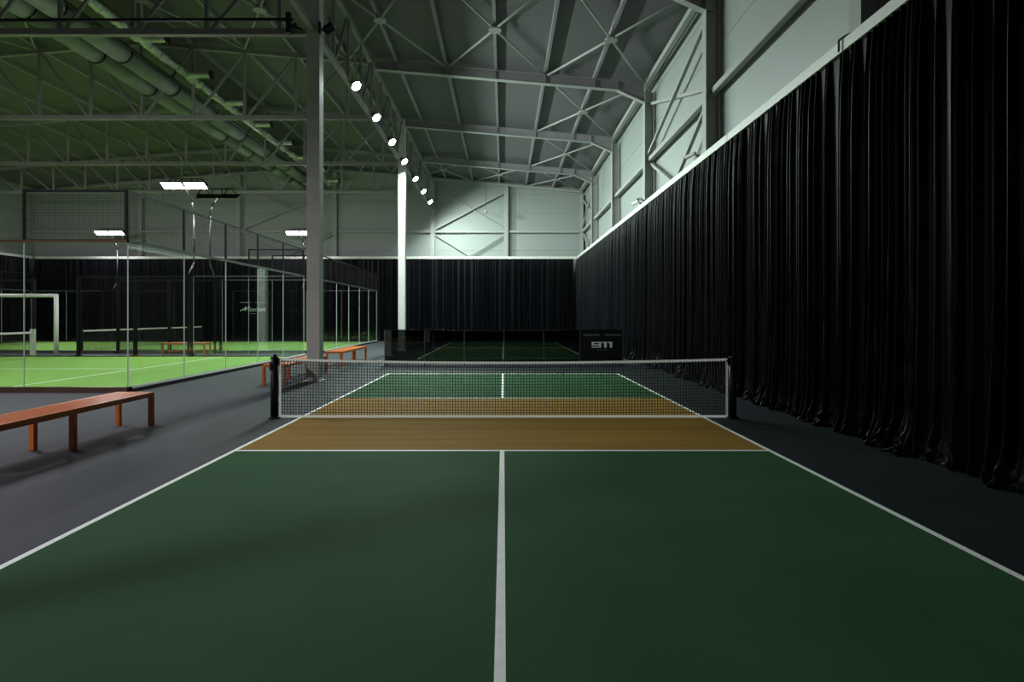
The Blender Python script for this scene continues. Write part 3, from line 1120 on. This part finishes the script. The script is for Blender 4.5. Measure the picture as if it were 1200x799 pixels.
for y, lb in ((16.6, 'bright round lamp, first lit one past the grey column'), (19.25, 'bright round lamp, second lit one past the grey column'),
              (21.95, 'bright round lamp, third lit one past the grey column'), (24.7, 'bright round lamp at the head of the pale column'),
              (27.8, 'bright round lamp, first one past the pale column'), (30.6, 'bright round lamp, second one past the pale column'),
              (33.4, 'bright round lamp, last one before the far gable wall')):
    row_lamp(y, lb, True, 'lit lamps in the row beneath the girder')
# unlit square floodlight on the first column
t = thing('square_floodlight', (COLX + 0.15, 13.55, 8.22), 'unlit square floodlight clamped to the first grey column under the roof', 'floodlight')
obj('clamp', MB().box(0.0, 0.05, -0.05, 0.03, -0.12, 0.14).bar((0.02, -0.02, 0.02), (0.12, -0.02, -0.08), 0.03, 0.03), 'darkfit', t)
fr = MB()
c = Vector((0.24, -0.02, -0.02))
pts = [c + Vector((a, 0, b)) for a, b in ((-0.03, -0.13), (0.13, -0.02), (0.04, 0.13), (-0.13, 0.02))]
for i in range(4):
    fr.bar(pts[i], pts[(i + 1) % 4], 0.035, 0.06, up=(0, 1, 0))
fo = obj('lamp_frame', fr, 'darkfit', t)
obj('lens', MB().add([p + Vector((0, 0.01, 0)) for p in pts] + [p + Vector((0, 0.03, 0)) for p in pts], [(0, 1, 2, 3), (7, 6, 5, 4), (0, 4, 5, 1), (1, 5, 6, 2), (2, 6, 7, 3), (3, 7, 4, 0)]), 'offlens', fo)

# ================================================================== DUCTS AND SERVICES UNDER THE ROOF
def round_duct(x, z, r, label):
    t = thing('air_duct', (x, 7.0, z), label, 'duct')
    L = 28.5
    s0 = 0.0
    seg = 2.57
    while s0 < L:
        s1 = min(s0 + seg, L)
        p = obj('duct_section', MB().cyl((0, s0, 0), (0, s1, 0), r, 24), 'duct', t, smooth=True)
        obj('joint_ring', MB().cyl((0, s1 - 0.025, 0), (0, s1 + 0.025, 0), r + 0.022, 24), 'darkfit', p, smooth=True)
        m0 = (s0 + s1) / 2
        obj('outlet_slot', MB().box(-r - 0.02, -r + 0.06, m0 - 0.35, m0 + 0.35, -0.03, 0.05), 'darkfit', p)
        s0 += seg
    return t


round_duct(-12.10, 9.33, 0.29, 'grey round air duct running through the trusses on the outer side')
round_duct(-11.32, 9.33, 0.29, 'grey round air duct running through the trusses beside the foil duct')
t = thing('foil_duct', (-10.45, 7.0, 9.5), 'crinkled silver foil duct with short side branches under the roof', 'duct')
mb = MB()
rnd = random.Random(5)
y = 0.0
prev = 0.13
while y < 28.0:
    r2 = rnd.uniform(0.10, 0.17)
    mb.cyl((rnd.uniform(-.015, .015), y, rnd.uniform(-.015, .015)), (0, y + 0.16, 0), prev, 12, r2)
    prev = r2
    y += 0.16
obj('duct_hose', mb, 'foil', t)
y = 9.75 - 2.5 * 3
while y < 28:
    b = obj('side_branch', MB().cyl((0.08, y, 0.0), (0.78, y, 0.0), 0.10, 14).cyl((0.30, y, 0), (0.34, y, 0), 0.12, 14).cyl((0.52, y, 0), (0.56, y, 0), 0.12, 14), 'foil', t)
    obj('nozzle_flange', MB().cyl((0.76, y, 0), (0.81, y, 0), 0.14, 14), 'darkfit', b)
    y += 2.5
t = thing('pipe_run', (-10.98, 7.0, 9.32), 'thin dark pipe pair running along the ducts under the roof', 'pipe')
obj('pipe', MB().cyl((0, 0, 0.10), (0, 28.5, 0.10), 0.035, 10), 'darkfit', t, smooth=True)
obj('pipe', MB().cyl((0.12, 0, 0.0), (0.12, 28.5, 0.0), 0.045, 10), 'darkfit', t, smooth=True)

# black cable run above the chord of the first truss
t = thing('cable_run', (-16.2, 13.55, 8.40), 'black cable run fixed along the chord of the first truss', 'cable')
obj('cable', MB().bar((0, 0, 0), (11.3, 0, 0.03), 0.05, 0.06), 'darkfit', t)
obj('end_bracket', MB().box(11.15, 11.25, -0.06, 0.06, -0.30, 0.18).bar((11.2, 0, -0.1), (11.5, 0, -0.2), 0.06, 0.05).bar((11.2, 0, -0.2), (11.38, 0, -0.06), 0.05, 0.05), 'darkfit', t)

# ================================================================== SMALL FITTINGS
def security_camera(loc, label, flip=1):
    t = thing('security_camera', loc, label, 'camera')
    obj('bracket', MB().box(-0.03, 0.03, -0.03, 0.03, 0, 0.10).bar((0, 0, 0.09), (-0.12, -0.08 * flip, 0.13), 0.03, 0.03), 'darkfit', t)
    b = obj('body', MB().bar((-0.08, 0.02 * flip, 0.14), (-0.24, -0.22 * flip, 0.09), 0.08, 0.08), 'white', t, bevel=0.01)
    obj('lens', MB().cyl((-0.235, -0.213 * flip, 0.09), (-0.255, -0.243 * flip, 0.085), 0.03, 12), 'darkfit', b)


security_camera((CURT_R + 0.06, 18.9, CURT_H + 0.16), 'white security camera on the curtain rail by the braced wall bay')
security_camera((CURT_R + 0.06, 19.3, CURT_H + 0.16), 'white security camera on the curtain rail next to the wall column', -1)
security_camera((CURT_R + 0.06, 13.6, CURT_H + 0.16), 'white security camera on the curtain rail at the dark wall column', -1)
t = thing('cable_bracket', (CURT_R - 0.035, 7.75, CURT_H + 0.0), 'black cable loop hanging over the curtain rail at its joint', 'bracket')
obj('loop', MB().path([(0, 0, 0.012), (0, 0, 0.165), (0.04, -0.10, 0.185), (0.08, -0.22, 0.175)], 0.014, 8), 'darkfit', t)
t = thing('round_sensor', (5.06, 16.95, 6.9), 'small round pale sensor on the side wall between the braces', 'sensor')
obj('ring', MB().cyl((0, 0, 0), (-0.05, 0, 0), 0.11, 18), 'lightsteel', t)
obj('eye', MB().cyl((-0.05, 0, 0), (-0.07, 0, 0), 0.07, 18), 'darkfit', t)
t = thing('alarm_box', (4.98, 29.6, 6.75), 'small red alarm box on the side wall with a conduit above', 'alarm')
obj('box', MB().box(-0.06, 0.10, -0.10, 0.10, 0.08, 0.24), 'red', t, bevel=0.01)
obj('conduit', MB().cyl((0.05, 0, 0.24), (0.05, 0, 2.5), 0.018, 8), 'lightsteel', t)
for x, lb in ((-1.07, 'small pendant detector on a thin cord before the braced far gable bay'), (-20.6, 'small pendant detector on a thin cord above the turf courts')):
    t = thing('pendant_detector', (x, 35.2, 7.85), lb, 'detector')
    obj('cord', MB().cyl((0, 0, 0.1), (0, 0, zt(x) + PUR - 7.85), 0.012, 6), 'darkfit', t)
    obj('head', MB().cyl((0, 0, -0.06), (0, 0, 0.1), 0.10, 14, 0.05), 'lightsteel', t)
    obj('arms', MB().bar((-0.14, 0, -0.04), (0.14, 0, -0.04), 0.04, 0.04), 'lightsteel', t)
